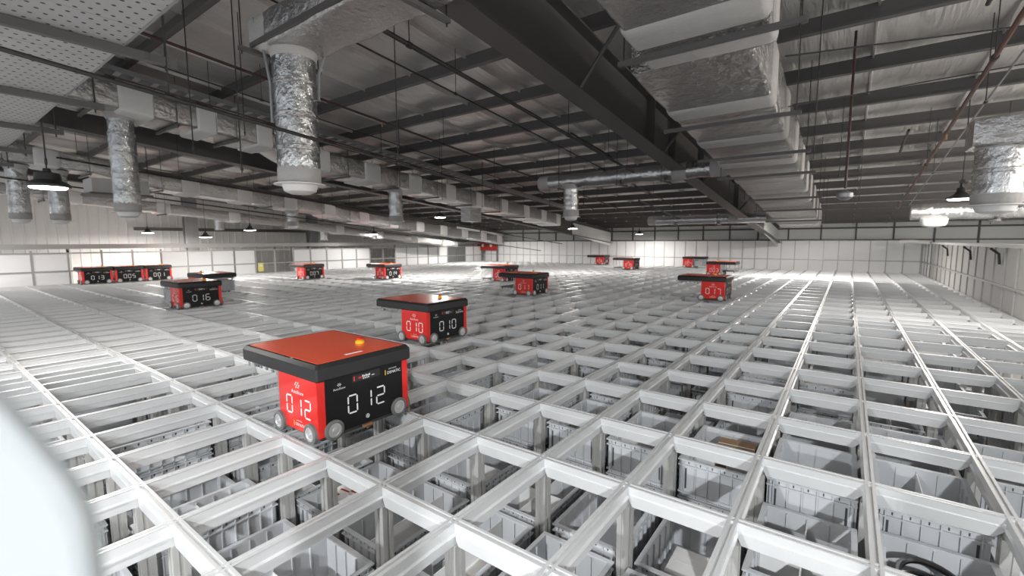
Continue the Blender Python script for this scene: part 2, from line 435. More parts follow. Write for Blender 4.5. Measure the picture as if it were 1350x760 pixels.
# ------------------------------------------------------------------ robots
def seg_polys(ch, x, y, w, h, t):
    """seven-segment glyph, each segment a slim hexagon"""
    on = {'0': 'abcdef', '1': 'bc', '2': 'abged', '3': 'abgcd', '4': 'fgbc', '5': 'afgcd', '6': 'afgedc', '7': 'abc', '8': 'abcdefg', '9': 'abcdfg'}[ch]
    g = t*.35; hw, hh = w/2, h/2; out = []
    def hz(cy): return [(x-hw+g, cy), (x-hw+g+t/2, cy+t/2), (x+hw-g-t/2, cy+t/2), (x+hw-g, cy), (x+hw-g-t/2, cy-t/2), (x-hw+g+t/2, cy-t/2)][::-1]
    def vt(cx, y0, y1): return [(cx, y0+g), (cx+t/2, y0+g+t/2), (cx+t/2, y1-g-t/2), (cx, y1-g), (cx-t/2, y1-g-t/2), (cx-t/2, y0+g+t/2)]
    for s in on:
        out.append({'a': lambda: hz(y+hh), 'g': lambda: hz(y), 'd': lambda: hz(y-hh), 'b': lambda: vt(x+hw, y, y+hh), 'c': lambda: vt(x+hw, y-hh, y),
                    'f': lambda: vt(x-hw, y, y+hh), 'e': lambda: vt(x-hw, y-hh, y)}[s]())
    return out
def put_number(txt, F, z, parent, pitch=.103, w=.062, h=.108, t=.0095):
    for i, ch in enumerate(txt):
        MB().poly(seg_polys(ch, (i-1)*pitch, 0, w, h, t), on_face(F, 0, z), F['r'], F['u'], .001).build('digit', 'white', parent, smooth=None, off=(0, 0, 0))
def text_geo(s, size):
    cu = bpy.data.curves.new('txt', 'FONT'); cu.body = s; cu.size = size; cu.align_x = 'CENTER'; cu.resolution_u = 2
    o = bpy.data.objects.new('txt', cu); C.objects.link(o)
    bpy.context.view_layer.update()
    me = o.evaluated_get(bpy.context.evaluated_depsgraph_get()).to_mesh()
    v = [tuple(p.co) for p in me.vertices]; f = [tuple(p.vertices) for p in me.polygons]
    o.evaluated_get(bpy.context.evaluated_depsgraph_get()).to_mesh_clear()
    C.objects.unlink(o); bpy.data.objects.remove(o); bpy.data.curves.remove(cu)
    return v, f
WORD = text_geo('AutoStore', .032); WORD_S = text_geo('AutoStore', .019); MAKER = text_geo('DEMATIC', .026); SMALL = text_geo('powered by', .013)
def put_text(b, geo, o, right, up_):
    o, right, up_ = Vector(o), Vector(right), Vector(up_)
    b.add([tuple(o + right*x + up_*y) for x, y, z in geo[0]], geo[1])
FR = dict(o=(.012, -.3325, 0), r=(1, 0, 0), u=(0, 0, 1))        # near red face
SD = dict(o=(.2215, 0, 0), r=(0, 1, 0), u=(0, 0, 1))            # black side face
BK = dict(o=(-.012, .3325, 0), r=(-1, 0, 0), u=(0, 0, 1))       # far red face
def on_face(F, x, z): return tuple(Vector(F['o']) + Vector(F['r'])*x + Vector(F['u'])*z)
def rrect(a, b_, c, d, r, n=3):
    P = []
    for cx, cy, a0 in ((b_-r, d-r, 0), (a+r, d-r, 90), (a+r, c+r, 180), (b_-r, c+r, 270)):
        for k in range(n+1): t = math.radians(a0 + 90*k/n); P.append((cx + r*math.cos(t), cy + r*math.sin(t)))
    return P
ME = {}
def part(key, mb, m, smooth=35): ME[key] = mb.mesh(key, m, smooth=smooth)
b = MB()
for z, e in ((.372, .012), (.378, 0), (.445, 0), (.470, .022)): pass
R = [[(x, y, z) for x, y in rrect(-.675+e, .245-e, -.345+e, .345-e, .02)] for z, e in ((.372, .006), (.380, 0), (.448, 0), (.470, .016), (.4715, .03), (.4695, .033))]
b.loft(R); part('lid', b, 'lid', 30)
part('top_panel', MB().loft([[(x, y, z) for x, y in rrect(-.640, .21, -.31, .31, .008)] for z in (.465, .4722)]), 'redtop', 30)
part('button_base', MB().lathe((-.07, .165, .472), (0, 0, 1), [(0, .031), (.014, .031), (.022, .019), (.024, .014)], 16), 'yellow')
part('emergency_button', MB().lathe((-.07, .165, .494), (0, 0, 1), [(0, .011), (.006, .021), (.014, .021), (.019, .012)], 14), 'redknob')
part('lid_label', MB().box(.13, .155, -.09, .03, .472, .4728).box(-.075, -.045, -.325, -.316, .470, .4712), 'white')
part('body', MB().loft([[(x, y, z) for x, y in rrect(-.213, .215, -.325, .325, .012, 2)] for z in (.028, .375)]), 'black', 30)
part('base_skirt', MB().box(-.2, .2, -.30, .30, .005, .034), 'bin_dark', None)
def red_face(s):
    y0, y1 = (-.332, -.322) if s < 0 else (.322, .332)
    return MB().box(-.2135, .2155, y0, y1, .035, .372)
part('red_panel_near', red_face(-1), 'red'); part('red_panel_far', red_face(1), 'red')
part('corner_near', MB().box(.212, .2195, -.3305, -.283, .032, .372), 'red'); part('corner_far', MB().box(.212, .2195, .283, .3305, .032, .372), 'red')
part('side_panel', MB().box(.212, .2205, -.283, .283, .03, .373), 'black')
part('inner_panel', MB().box(-.2195, -.21, -.334, .334, .03, .372), 'steel_lt')
def wheel_mb(axis, o, r=.062, th=.03):
    t = MB().lathe(o, axis, [(0, r-.006), (.004, r), (th-.004, r), (th, r-.006), (th+.001, r-.016), (th-.006, r-.018)], 24)
    h = MB().lathe(Vector(o) + Vector(axis)*(th-.007), axis, [(0, r-.016), (.005, r-.019), (.006, r-.030), (.002, r-.034), (.003, .016), (.010, .014), (.011, .004)], 20)
    return t, h
WH = []
for sy in (-1, 1):
    for x in (-.205, .152): WH.append(((0, sy, 0), (x, sy*.325, .052)))
for sx in (-1, 1):
    for y in (-.235, .245): WH.append(((sx, 0, 0), (sx*.205, y, .058)))
for i, (a, o) in enumerate(WH):
    t, h = wheel_mb(a, o); part('wheel%d' % i, t, 'tyre'); part('hub%d' % i, h, 'hub')
def logos(F, wordx, wordz, mkx, mkz, small):
    b = MB()
    put_text(b, WORD_S if small else WORD, on_face(F, wordx, wordz), F['r'], F['u'])
    put_text(b, MAKER, on_face(F, mkx+.01, mkz), F['r'], F['u'])
    put_text(b, SMALL, on_face(F, mkx, mkz+.03), F['r'], F['u'])
    Q = []
    for i in range(3):
        for j in range(3):
            if (i, j) in ((0, 0), (2, 2)): continue
            x, y, d = wordx + ((i-j)*.0115)*(.45 if small else 1), wordz + (.03 if small else .055) + (i+j-2)*.0135*(.45 if small else 1), .0058*(.5 if small else 1)
            Q.append([(x-d, y), (x, y-d), (x+d, y), (x, y+d)])
    b.poly(Q, F['o'], F['r'], F['u'], .0008)
    return b
part('print_near', logos(FR, -.005, .262, -.0, .062, 0), 'white', None)
part('print_far', logos(BK, -.005, .262, -.0, .062, 0), 'white', None)
part('print_side', logos(SD, -.19, .292, .205, .302, 1), 'white', None)
part('bars', MB().poly([rrect(-.062, -.057, .055, .088, .001)], FR['o'], FR['r'], FR['u'], .0008).poly([rrect(.143, .148, .298, .332, .001)], SD['o'], SD['r'], SD['u'], .0008), 'yellow', None)
part('screen', MB().poly([rrect(-.10, .105, .310, .356, .006)], (.2205, 0, 0), SD['r'], SD['u'], .0012), 'lid', None)
b = MB().poly([rrect(-.028+.012*i, -.021+.012*i, .330, .343 - .004*(i % 2), .0005, 1) for i in range(5)] + [rrect(-.025+.013*i, -.019+.013*i, .317, .326, .0005, 1) for i in range(4)] + [rrect(.04, .06, .326, .330, .0005, 1)], (.2218, 0, 0), SD['r'], SD['u'], .0008)
part('screen_glyphs', b, 'white', None)
part('screen_arrow', MB().poly([[(-.062, .331), (-.046, .325), (-.036, .325), (-.036, .337), (-.046, .337)]], (.2218, 0, 0), SD['r'], SD['u'], .0008), 'redknob', None)
part('screen_mark', MB().poly([rrect(-.091, -.083, .318, .346, .001, 1)], (.2218, 0, 0), SD['r'], SD['u'], .0008), 'redknob', None)
part('side_button', MB().lathe((.2205, .0, .072), (1, 0, 0), [(0, .014), (.004, .014), (.005, .010), (.0035, .006)], 16), 'hub')
part('connector', MB().box(.214, .232, -.038, .028, .008, .024).box(.222, .228, -.012, -.002, -.008, .008), 'brass', None)
def gear(down):
    b = MB()
    for x in (-.645, -.26):
        for y in (-.315, .315): b.box(x-.011, x+.011, y-.0015, y+.0015, (.345 - down), .376)
    return b
def gripper(down):
    z = .345 - down
    b = MB().loft([[(x, y, zz) for x, y in rrect(-.645, -.245, -.30, .30, .012, 2)] for zz in (z, z+.022)])
    for i in range(5): b.box(-.60+.08*i, -.575+.08*i, -.306, -.298, z-.016, z)
    for y in (-.27, .27):
        for x in (-.61, -.29): b.box(x-.012, x+.012, y-.012, y+.012, z-.03, z)
    return b
for k, d in (('up', 0.0), ('mid', .2), ('low', .29)):
    part('bands_' + k, gear(d + .02), 'steel_lt', None); part('gripper_' + k, gripper(d), 'purl2' if k == 'up' else 'bin_dark', None)

def robot(num, x, y, state, label, turned=False):
    t = thing('bin_lift_robot', label, 'robot', (x, y, .012), 'red and black robots driving on the storage grid', True)
    if turned: t.rotation_euler.z = PI
    L = lambda name, key, p=t: link(name, ME[key], p)
    ld = L('lid', 'lid'); L('red_top', 'top_panel', ld); bb = L('button_base', 'button_base', ld); L('emergency_button', 'emergency_button', ld); L('lid_label', 'lid_label', ld)
    bd = L('body', 'body'); L('skirt', 'base_skirt', bd)
    for k in ('near', 'far'):
        f = L('red_panel', 'red_panel_' + k); F = FR if k == 'near' else BK
        put_number(num, F, .185, f)
        L('logo_print', 'print_' + k, f); L('corner_strip', 'corner_' + k)
    s = L('side_panel', 'side_panel'); L('inner_panel', 'inner_panel')
    put_number(num, SD, .18, s)
    L('logo_print', 'print_side', s); L('accent_bar', 'bars', s); L('round_button', 'side_button', s); L('connector', 'connector', s)
    sc = L('screen', 'screen'); L('screen_text', 'screen_glyphs', sc); L('screen_arrow', 'screen_arrow', sc); L('screen_mark', 'screen_mark', sc)
    for i in range(8): w = L('wheel', 'wheel%d' % i); L('hub', 'hub%d' % i, w)
    st = 'up' if state == 'bin' else state
    L('lift_band', 'bands_' + st); L('gripper_plate', 'gripper_' + st)
    if state == 'bin':
        o = link('storage_bin', me_bin)
        s_ = -1 if turned else 1
        o.location = (x - s_*.445, y, .075)
        tag(o, 'grey ribbed bin held up under the lid of robot %s' % num, 'storage bin', 'bins carried by robots')
    return t
robot('012', -2.61, 1.69, 'up', 'nearest and largest robot, bright red top, numbered 012')
robot('010', -4.0, 3.83, 'up', 'robot numbered 010 with dark reddish top behind the largest robot')
robot('016', -9.53, 3.2, 'bin', 'robot numbered 016 carrying a grey bin, in front of a turned robot')
robot('018', -12.02, 4.30, 'bin', 'robot turned away with bin held, mostly hidden behind robot 016', True)
robot('013', -17.37, 3.36, 'up', 'robot numbered 013, leftmost of three parked in a row')
robot('005', -17.37, 4.08, 'up', 'robot numbered 005, middle of three parked in a row')
robot('001', -17.37, 4.80, 'up', 'robot beginning 00, rightmost of three parked in a row')
robot('007', -13.77, 7.82, 'up', 'robot numbered 007 in front of the left fence')
robot('014', -11.68, 9.23, 'up', 'robot numbered 014 between robot 007 and the middle robots')
robot('002', -8.1, 10.65, 'low', 'robot partly hidden behind robot 011, lift bands lowered')
robot('011', -5.59, 8.31, 'mid', 'robot numbered 011 with its black lift frame hanging halfway down')
robot('017', -2.07, 9.69, 'up', 'robot numbered 017, lid reaching left, in front of robot 003')
robot('003', -3.56, 16.45, 'mid', 'robot numbered 003 with lift frame lowered, lid reaching right', True)
robot('004', -5.56, 20.75, 'bin', 'robot at the far fence left of 003, holding a pale bin', True)
robot('006', -9.75, 20.75, 'up', 'farthest left robot standing at the far fence')
robot('015', -7.16, 18.0, 'low', 'robot numbered 015 with bands lowered into the grid', False)

# ------------------------------------------------------------------ panel fences round the grid
def fence_left():
    t = thing('panel_fence', 'long left fence of white panels and clear gaps behind the parked robots', 'fence', (-18.3, 10, 0))
    X = -18.3; z0, zm, z1 = -.1, .36, .86
    ys = []; y = -.0
    while y < 21.7: ys.append(y); y += .745
    ys.append(21.66)
    for a, bb in zip(ys, ys[1:]):
        m = (a + bb) / 2
        clear = 3.0 < m < 4.9 or 8.2 < m < 9.7 or 13.5 < m < 14.95
        win = 18.8 < m < 20.2
        if not clear:
            for lo, hi in ((z0, zm-.02), (zm+.02, z1)):
                MB().box(X-.012, X, a+.03, bb-.03, lo, hi).build('dark_pane' if win else 'fence_panel', 'glass' if win else 'panel', t)
    for i, y in enumerate(ys):
        MB().box(X-.025, X+.02, y-.022, y+.022, z0-.05, .96).build('fence_post', 'frame_d' if i in (7, 10, 23, 26) else 'frame', t)
    MB().box(X-.02, X+.025, -.1, 21.7, zm-.02, zm+.02).build('mid_rail', 'frame', t)
    MB().box(X-.05, X+.06, -.1, 21.7, 1.0, 1.14).build('top_beam', 'frame', t)
    MB().box(X-.02, X+.025, -.1, 21.7, .86, .9).build('upper_rail', 'frame', t)
    for y in ys[::4]: MB().box(X-.02, X+.02, y-.03, y+.03, .9, 1.0).build('beam_bracket', 'frame_d', t)
    return t
fence_left()
def fence_far():
    Y = 21.68
    t = thing('panel_fence', 'far fence of white panels below the dark upper wall', 'fence', (-8, Y, 0))
    xs = []; x = 2.11
    while x > -18.3: xs.append(x); x -= .48
    for a, bb in zip(xs, xs[1:]):
        MB().box(bb+.012, a-.012, Y, Y+.012, -.1, .385).build('fence_panel', 'panel', t)
        MB().box(bb+.012, a-.012, Y, Y+.012, .415, 1.15).build('fence_panel', 'panel', t)
    for x in xs: MB().box(x-.012, x+.012, Y-.02, Y+.02, -.12, 1.16).build('fence_post', 'frame', t)
    MB().box(-18.3, 2.12, Y-.022, Y+.02, .385, .415).build('mid_rail', 'frame', t)
    MB().box(-18.3, 2.12, Y-.022, Y+.02, 1.15, 1.18).build('top_rail', 'frame_d', t)
fence_far()
def fence_right():
    X = 2.15
    t = thing('panel_fence', 'right fence of grey panels with a deep white top ledge', 'fence', (X, 10, 0))
    ys = []; y = 21.64
    while y > 1.5: ys.append(y); y -= .705
    for i, (a, bb) in enumerate(zip(ys, ys[1:])):
        m = 'panel' if i < 3 else 'panel_r'
        MB().box(X, X+.012, bb+.02, a-.02, -.12, .37).build('fence_panel', m, t)
        MB().box(X, X+.012, bb+.02, a-.02, .42, 1.03).build('fence_panel', m, t)
    for i, y in enumerate(ys): MB().box(X-.022, X+.03, y-.018, y+.018, -.14, 1.04).build('fence_post', 'frame_d' if i in (2, 3, 5) else 'frame', t)
    MB().box(X-.03, X+.03, 1.5, 21.66, .375, .415).build('mid_rail', 'frame', t)
    MB().box(X-.03, X+.30, 1.5, 19.5, 1.04, 1.10).build('top_ledge', 'cup', t)
    MB().box(X-.02, X+.02, 19.5, 21.66, 1.05, 1.09).build('top_rail', 'frame', t)
    for y in (16.4, 13.6, 11.3): MB().tube([(X-.03, y, .75), (X-.05, y, .93), (X-.16, y, 1.03)], .02, 6).build('arm_bracket', 'lampblack', t)
    MB().tube([(X-.75, 20.2, 1.11), (X-.45, 20.0, 1.13), (X-.2, 19.8, 1.1), (X-.02, 19.6, 1.08)], .06, 8).build('hose_end', 'cup', t)
fence_right()
t = thing('ledge_box', 'flat white box hung on wires above the right fence ledge', 'box', (2.35, 9.0, 1.14))
MB().box(2.2, 2.6, 8.2, 10.2, 1.14, 1.24).build('box_body', 'cup', t)
for dy in (9.7, 9.9): MB().cyl((2.3, dy, 1.24), (2.3, dy, zr(dy, 3.7)), .006, 6).build('hanging_wire', 'rod', t)

# columns and the window beam on the left outer wall
for y, lab in ((6.55, 'grey steel column standing behind the left fence, nearer one'), (11.3, 'grey steel column standing behind the left fence, farther one')):
    t = thing('steel_column', lab, 'column', (-19.6, y, ZF), 'steel columns behind the left fence')
    MB().box(-19.62, -19.58, y-.17, y+.17, ZF, zr(y, 3.7)).build('column_web', 'purl2', t)
    MB().box(-19.48, -19.45, y-.2, y+.2, ZF, zr(y, 3.7)).build('column_flange', 'purl2', t)
    MB().box(-19.75, -19.72, y-.2, y+.2, ZF, zr(y, 3.7)).build('column_flange', 'purl2', t)
o = MB().box(-20.9, -20.75, 5.2, 13.5, 1.62, 1.74).build('wall_girt', 'beam'); tag(o, 'dark horizontal bar along the ribbed wall behind both columns', 'girt')
t = thing('red_sign', 'red box sign with two round white discs on the fence corner', 'sign', (-17.9, 21.55, .95))
MB().box(-18.55, -17.0, 21.5, 21.6, .62, 1.2).build('sign_box', 'sign', t)
for x in (-18.1, -17.45): MB().lathe((x, 21.5, .93), (0, -1, 0), [(0, .1), (.02, .1), (.03, .08)], 16).build('white_disc', 'white', t)
MB().box(-17.06, -16.98, 21.52, 21.6, -.1, 1.3).build('sign_post', 'frame_d', t)
t = thing('warning_tag', 'small yellow notice on the left fence beside a clear panel', 'sign', (-18.26, 8.45, .3))
MB().box(-18.27, -18.262, 8.26, 8.46, .05, .38).build('tag_plate', 'tag', t)
MB().box(-18.262, -18.26, 8.30, 8.42, .24, .31).build('tag_text_block', 'white', t)

# ------------------------------------------------------------------ ducts
def rr_ring(axis, s, a, b_, c, d, r, sag=0.0, n=3):
    out = []
    for u, w in rrect(a, b_, c, d, r, n):
        if w < (c+d)/2: w -= sag * (1 - ((u-(a+b_)/2)/((b_-a)/2))**2)
        out.append((u, s, w - SL*s) if axis == 'y' else (s, u, w))
    return out
def hanger(t, x0, x1, y, zb, wdt=.035, rods=True, h=3.8):
    MB().box(x0, x1, y-wdt/2, y+wdt/2, zb-.035, zb).build('hanger_bar', 'purlin', t)
    if rods:
        for x in (x0+.04, x1-.04): MB().cyl((x, y, zb-.06), (x, y, zr(y, h)), .005, 6).build('hanger_rod', 'rod', t)
# the wide main duct
t = thing('main_duct', 'wide foil duct with pale cloth bands and hanger bars, nearest the top', 'duct', (-1, 6, 2.9))
def md(a): return (-1.30, -.47) if a < 3.63 else (-1.49, -.61)
st = [1.2, 3.15, 3.62, 3.64, 4.68, 5.75, 6.9, 8.05, 9.05, 10.05, 11.15, 12.4, 13.3, 14.2]
for a, bb in zip(st, st[1:]):
    x0, x1 = md(a); b = MB(); rings = []
    for k in range(7):
        s = a + (bb-a)*k/6; g = .02*math.sin(PI*k/6)
        rings.append(rr_ring('y', s, x0-g*.5, x1+g*.5, 2.85-g*.4, 3.30+g, .03, .015+g))
    b.loft(rings).build('duct_section', 'foil_d', t)
def wrap_band(y, w, e=.022):
    x0, x1 = md(y); rings = []
    for s, q in ((y-w, .002), (y-w+.02, e*.8), (y-w*.4, e), (y+w*.4, e*.9), (y+w-.02, e*.85), (y+w, .002)):
        rings.append(rr_ring('y', s, x0-q, x1+q, 2.85-q, 3.30+q, .045, .03))
    MB().loft(rings).build('cloth_band', 'wrap', t)
for y, w in ((2.2, .12), (3.14, .14), (3.50, .11), (4.70, .13), (5.80, .12), (6.92, .12), (8.05, .11), (9.05, .1), (10.05, .1), (11.15, .1), (12.4, .1), (13.4, .09), (14.1, .09)): wrap_band(y, w)
for y in (3.33, 4.98, 6.35, 7.5, 9.5, 10.9, 12.6): hanger(t, md(y)[0]-.16, md(y)[1]+.2, y, zr(y, 2.85)-.035)
# the long left duct with a step down
t = thing('long_duct', 'long foil duct with square cloth bands running down the left side', 'duct', (-8.4, 6, 3))
X0d, X1d = -8.75, -8.0
def lh(y):
    k = min(1, max(0, (y-4.1)/.55)); return 3.17 - .17*k
b = MB()
st = [.9, 2.0, 3.0, 4.1, 4.65, 6.0, 7.3, 8.6, 9.9, 11.2, 12.4, 13.7]
for a, bb in zip(st, st[1:]):
    rings = []
    for k in range(6):
        s = a + (bb-a)*k/5; g = .014*math.sin(PI*k/5)
        rings.append(rr_ring('y', s, X0d-g, X1d+g, lh(s)-g, lh(s)+.32+g, .025, .03+g))
    MB().loft(rings).build('duct_section', 'foil', t)
for y, w in ((1.25, .16), (2.15, .2), (3.0, .14), (3.85, .14), (4.85, .2), (6.0, .2), (7.15, .2), (8.3, .18), (9.4, .17), (10.5, .16), (11.6, .16), (12.6, .15), (13.5, .14)):
    rings = [rr_ring('y', s, X0d-q, X1d+q, lh(s)-q, lh(s)+.32+q, .04, .05) for s, q in ((y-w, .003), (y-w+.03, .028), (y+w-.03, .028), (y+w, .003))]
    MB().loft(rings).build('cloth_band', 'wrap_lit', t)
for y in (1.7, 2.6, 3.4, 5.4, 6.6, 7.8, 9.0, 10.2, 11.4): hanger(t, X0d-.1, X1d+.08, y, zr(y, lh(y))-.03)
def drop(t, x, y, ztop, zbot=1.6, r=.155, cup=True, bands=True, ch=.10):
    b = MB(); R_ = random.Random(int(x*100+y*10)); rings = []; n = 20; zs = ztop
    segs = [ztop - (ztop-zbot)*k/16 for k in range(17)]
    for z in segs:
        q = r*(1 + R_.uniform(-.018, .018)); rings.append([(x+q*math.cos(2*PI*k/n), y+q*math.sin(2*PI*k/n), z) for k in range(n)])
    d = b.loft(rings[::-1]).build('drop_pipe', 'foil_s', t)
    if bands:
        k = max(2, int((ztop-zbot)/.24))
        for i in range(1, k):
            z = ztop - (ztop-zbot)*i/k; MB().lathe((x, y, z-.02), (0, 0, 1), [(0, r), (.005, r+.006), (.035, r+.006), (.04, r)], n).build('tape_ring', 'foil', d)
        MB().lathe((x, y, ztop-.1), (0, 0, 1), [(.03, r+.002), (.045, r+.010), (.09, r+.02), (.12, r+.04)], n).build('cloth_collar', 'wrap', t)
    if cup:
        MB().lathe((x, y, zbot-.02), (0, 0, 1), [(0, r*.93), (.02, r*1.02), (ch, r*1.03), (ch+.03, r*1.0)], n).build('cloth_cup', 'wrap', d)
        MB().lathe((x, y, zbot-.03), (0, 0, 1), [(0, r*1.22), (.008, r*1.22), (.012, r*.9)], n).build('diffuser_ring', 'cup', t)
        MB().lathe((x, y, zbot-.1), (0, 0, 1), [(0, r*.45), (.02, r*.75), (.07, r*.86)], n).build('diffuser_bowl', 'cup', t)
drop(t, -8.4, 2.05, zr(2.05, 3.16), 1.64); drop(t, -8.4, 6.9, zr(6.9, 3.0), 1.66)
MB().box(-8.6, -8.25, 9.3, 9.75, 1.72, 2.1).build('square_outlet', 'foil', t)
# ladder tray along that duct
t = thing('cable_ladder', 'pale cable ladder lying above the long left duct', 'cable tray', (-7.9, 6, 3.5))
for dx in (-.11, .11): MB().prism([(-7.72+dx-.008, 3.52), (-7.72+dx+.008, 3.52), (-7.72+dx+.008, 3.58), (-7.72+dx-.008, 3.58)], 'y', 1.2, 14.2, SL).build('side_rail', 'purl2', t)
for k in range(64):
    y = 1.3 + .2*k; MB().box(-7.83, -7.61, y-.03, y+.03, zr(y, 3.525), zr(y, 3.54)).build('rung', 'wrap', t)
# branch ducts across the hall
def branch(label, x0, x1, y0, y1, zb, zt, bands, rods, dropx=None, round_=False, cap=.03):
    t = thing('branch_duct', label, 'duct', ((x0+x1)/2, (y0+y1)/2, zb), 'branch ducts crossing the hall')
    n = max(2, int((x1-x0)/.5)); rings = []
    for k in range(n*2+1):
        s = x0 + (x1-x0)*k/(n*2); g = .012*(k % 2)
        rr_ = (zt-zb)/2-.002 if round_ else .03
        rings.append(rr_ring('x', s, y0-g, y1+g, zb-g, zt+g, rr_, 0 if round_ else .012, 5 if round_ else 3))
    MB().loft([r_[::-1] for r_ in rings]).build('duct_body', 'foil_s' if round_ else 'foil', t)
    for x in bands:
        e = .014
        MB().loft([rr_ring('x', x+s, y0-q, y1+q, zb-q, zt+q, ((zt-zb)/2 if round_ else .04), 0 if round_ else .02, 5 if round_ else 3)[::-1] for s, q in ((-.13, .003), (-.1, e), (.1, e), (.13, .003))]).build('cloth_band', 'wrap', t)
    for x in rods:
        MB().box(x-.02, x+.02, y0-.12, y1+.12, zb-.045, zb-.015).build('hanger_bar', 'purlin', t)
        for y in (y0-.1, y1+.1): MB().cyl((x, y, zb-.07), (x, y, zr(y, 3.8)), .005, 6).build('hanger_rod', 'rod', t)
    return t
t = branch('branch duct top left of centre ending in a long silver drop pipe', -3.76, -1.335, 1.76, 2.17, 2.65, 2.87, (-3.68,), (-3.72, -2.2))
drop(t, -3.55, 1.965, 2.65, 1.66, .155)
MB().box(-3.76, -1.35, 1.735, 1.76, 2.655, 2.69).build('side_angle', 'beam', t)
for q in ([(-3.70, 1.75, 2.86), (-3.655, 1.79, 2.62), (-3.635, 1.815, 2.4), (-3.635, 1.815, 2.1)], [(-3.44, 2.16, 2.66), (-3.465, 2.115, 2.5), (-3.468, 2.11, 2.3)]):
    MB().tube(q, .012, 6).build('strap', 'purl2', t)
t = branch('branch duct behind the big roof beam with a short silver drop', -5.12, -1.54, 7.87, 8.13, 2.22, 2.48, (-5.03, -2.35, -1.75), (-4.6, -3.4, -2.6), None, True)
drop(t, -4.45, 8.0, 2.26, 1.68, .15)
t = branch('farthest short branch duct meeting the wide duct low down', -5.0, -1.54, 13.85, 14.1, 1.66, 1.91, (-4.9, -2.6, -1.7), (-4.2, -3.0), None, True)
t = branch('branch duct at the right edge with a bulging silver drop', .80, 4.5, 5.5, 5.85, 1.97, 2.2, (2.2,), (1.35, 2.6))
drop(t, 1.0, 5.67, 2.02, 1.50, .16, ch=.06)
t = branch('thick round branch duct low on the right beyond the hanging lamp', .72, 4.5, 8.9, 9.13, 1.47, 1.7, (2.0,), (1.6, 3.0), None, True)
MB().lathe((.98, 9.0, 1.36), (0, 0, 1), [(0, .05), (.02, .13), (.05, .15), (.12, .16)], 18).build('diffuser_bowl', 'cup', t)
# second long duct far left
t = thing('long_duct', 'second long foil duct, farther left behind the first', 'duct', (-13, 8, 2.7))
for a, bb in ((.4, 2.6), (2.6, 3.6), (3.6, 5.5), (5.5, 7.6), (7.6, 9.8), (9.8, 12.0), (12.0, 14.2), (14.2, 16.5)):
    hh = lambda s: 2.86 - .12*min(1, max(0, (s-2.6)/1.0)) - .1*min(1, max(0, (s-7.6)/.8))
    rings = [rr_ring('y', s, -13.35, -12.65, hh(s)-g, hh(s)+.3+g, .025, .03) for s, g in [(a + (bb-a)*k/6, .012*math.sin(PI*k/6)) for k in range(7)]]
    MB().loft(rings).build('duct_section', 'foil', t)
for y in (.8, 1.9, 3.1, 4.3, 5.5, 6.7, 7.9, 9.1, 10.3, 11.5, 12.7, 13.9, 15.1, 16.2):
    MB().loft([rr_ring('y', s, -13.37-q, -12.63+q, hh(s)-q, hh(s)+.3+q, .04, .04) for s, q in ((y-.18, .002), (y-.14, .025), (y+.14, .025), (y+.18, .002))]).build('cloth_band', 'wrap_lit', t)
drop(t, -13, 2.07, zr(2.07, 2.8), 1.66); drop(t, -13, 1.51, zr(1.51, 2.8), 1.66); drop(t, -13, 6.91, zr(6.91, 2.7), 1.66); drop(t, -13, .95, zr(.95, 2.8), 1.66)
for y in (1.3, 2.5, 3.7, 6.1, 8.5, 10.9): hanger(t, -13.5, -12.5, y, zr(y, hh(y))-.03)
t = thing('long_duct', 'third long duct under the roof by the left outer wall', 'duct', (-17.2, 9, 2.4))
for a in range(0, 18, 2):
    MB().loft([rr_ring('y', s, -17.5-g, -16.9+g, 2.55-g, 2.83+g, .025, .03) for s, g in [(a + 2*k/4, .012*math.sin(PI*k/4)) for k in range(5)]]).build('duct_section', 'foil', t)
    MB().loft([rr_ring('y', s, -17.52-q, -16.88+q, 2.55-q, 2.83+q, .04, .04) for s, q in ((a+.8, .002), (a+.85, .025), (a+1.1, .025), (a+1.15, .002))]).build('cloth_band', 'wrap_lit', t)
for y in (2.4, 5.0, 8.6, 12.6): hanger(t, -17.6, -16.8, y, zr(y, 2.55)-.03)
for y in (6.6, 10.4): drop(t, -17.2, y, zr(y, 2.55), zr(y, 2.55)-.35, .15, False, False)
# box plenum above the left lamp
t = thing('plenum_box', 'open-sided grey plenum box above the hanging lamp at left', 'duct', (-10.9, 1.6, 2.1))
MB().box(-11.1, -10.5, 2.1, 2.9, 2.05, 2.3).build('box_shell', 'wrap', t)
MB().box(-11.14, -10.46, 2.06, 2.94, 2.02, 2.05).build('bottom_frame', 'beam', t)
for x in (-11.0, -10.6): MB().cyl((x, 2.5, 2.3), (x, 2.5, zr(2.5, 3.75)), .005, 6).build('hanger_rod', 'rod', t)

# perforated platform overhead
t = thing('perforated_platform', 'perforated white metal platform overhead in the top left corner', 'platform', (-5, -1, 2.2))
x = -1.5
while x > -11.4:
    MB().box(x-.318, x-.002, -3.2, .79, 2.2, 2.24).build('perforated_plank', 'perf', t); x -= .32
MB().box(-11.5, -1.5, .79, .80, 2.195, 2.26).build('edge_trim', 'purl2', t)
for x, ye in ((-1.75, 1.0), (-3.105, 1.03), (-4.5, 1.01), (-5.8, 1.0), (-7.3, .99), (-8.7, 1.0)):
    MB().box(x-.02, x+.02, -3.2, ye, 2.155, 2.198).build('channel', 'purlin', t)
    MB().cyl((x, ye-.05, 2.13), (x, ye-.05, zr(ye, 3.75)), .006, 6).build('threaded_rod', 'rod', t)

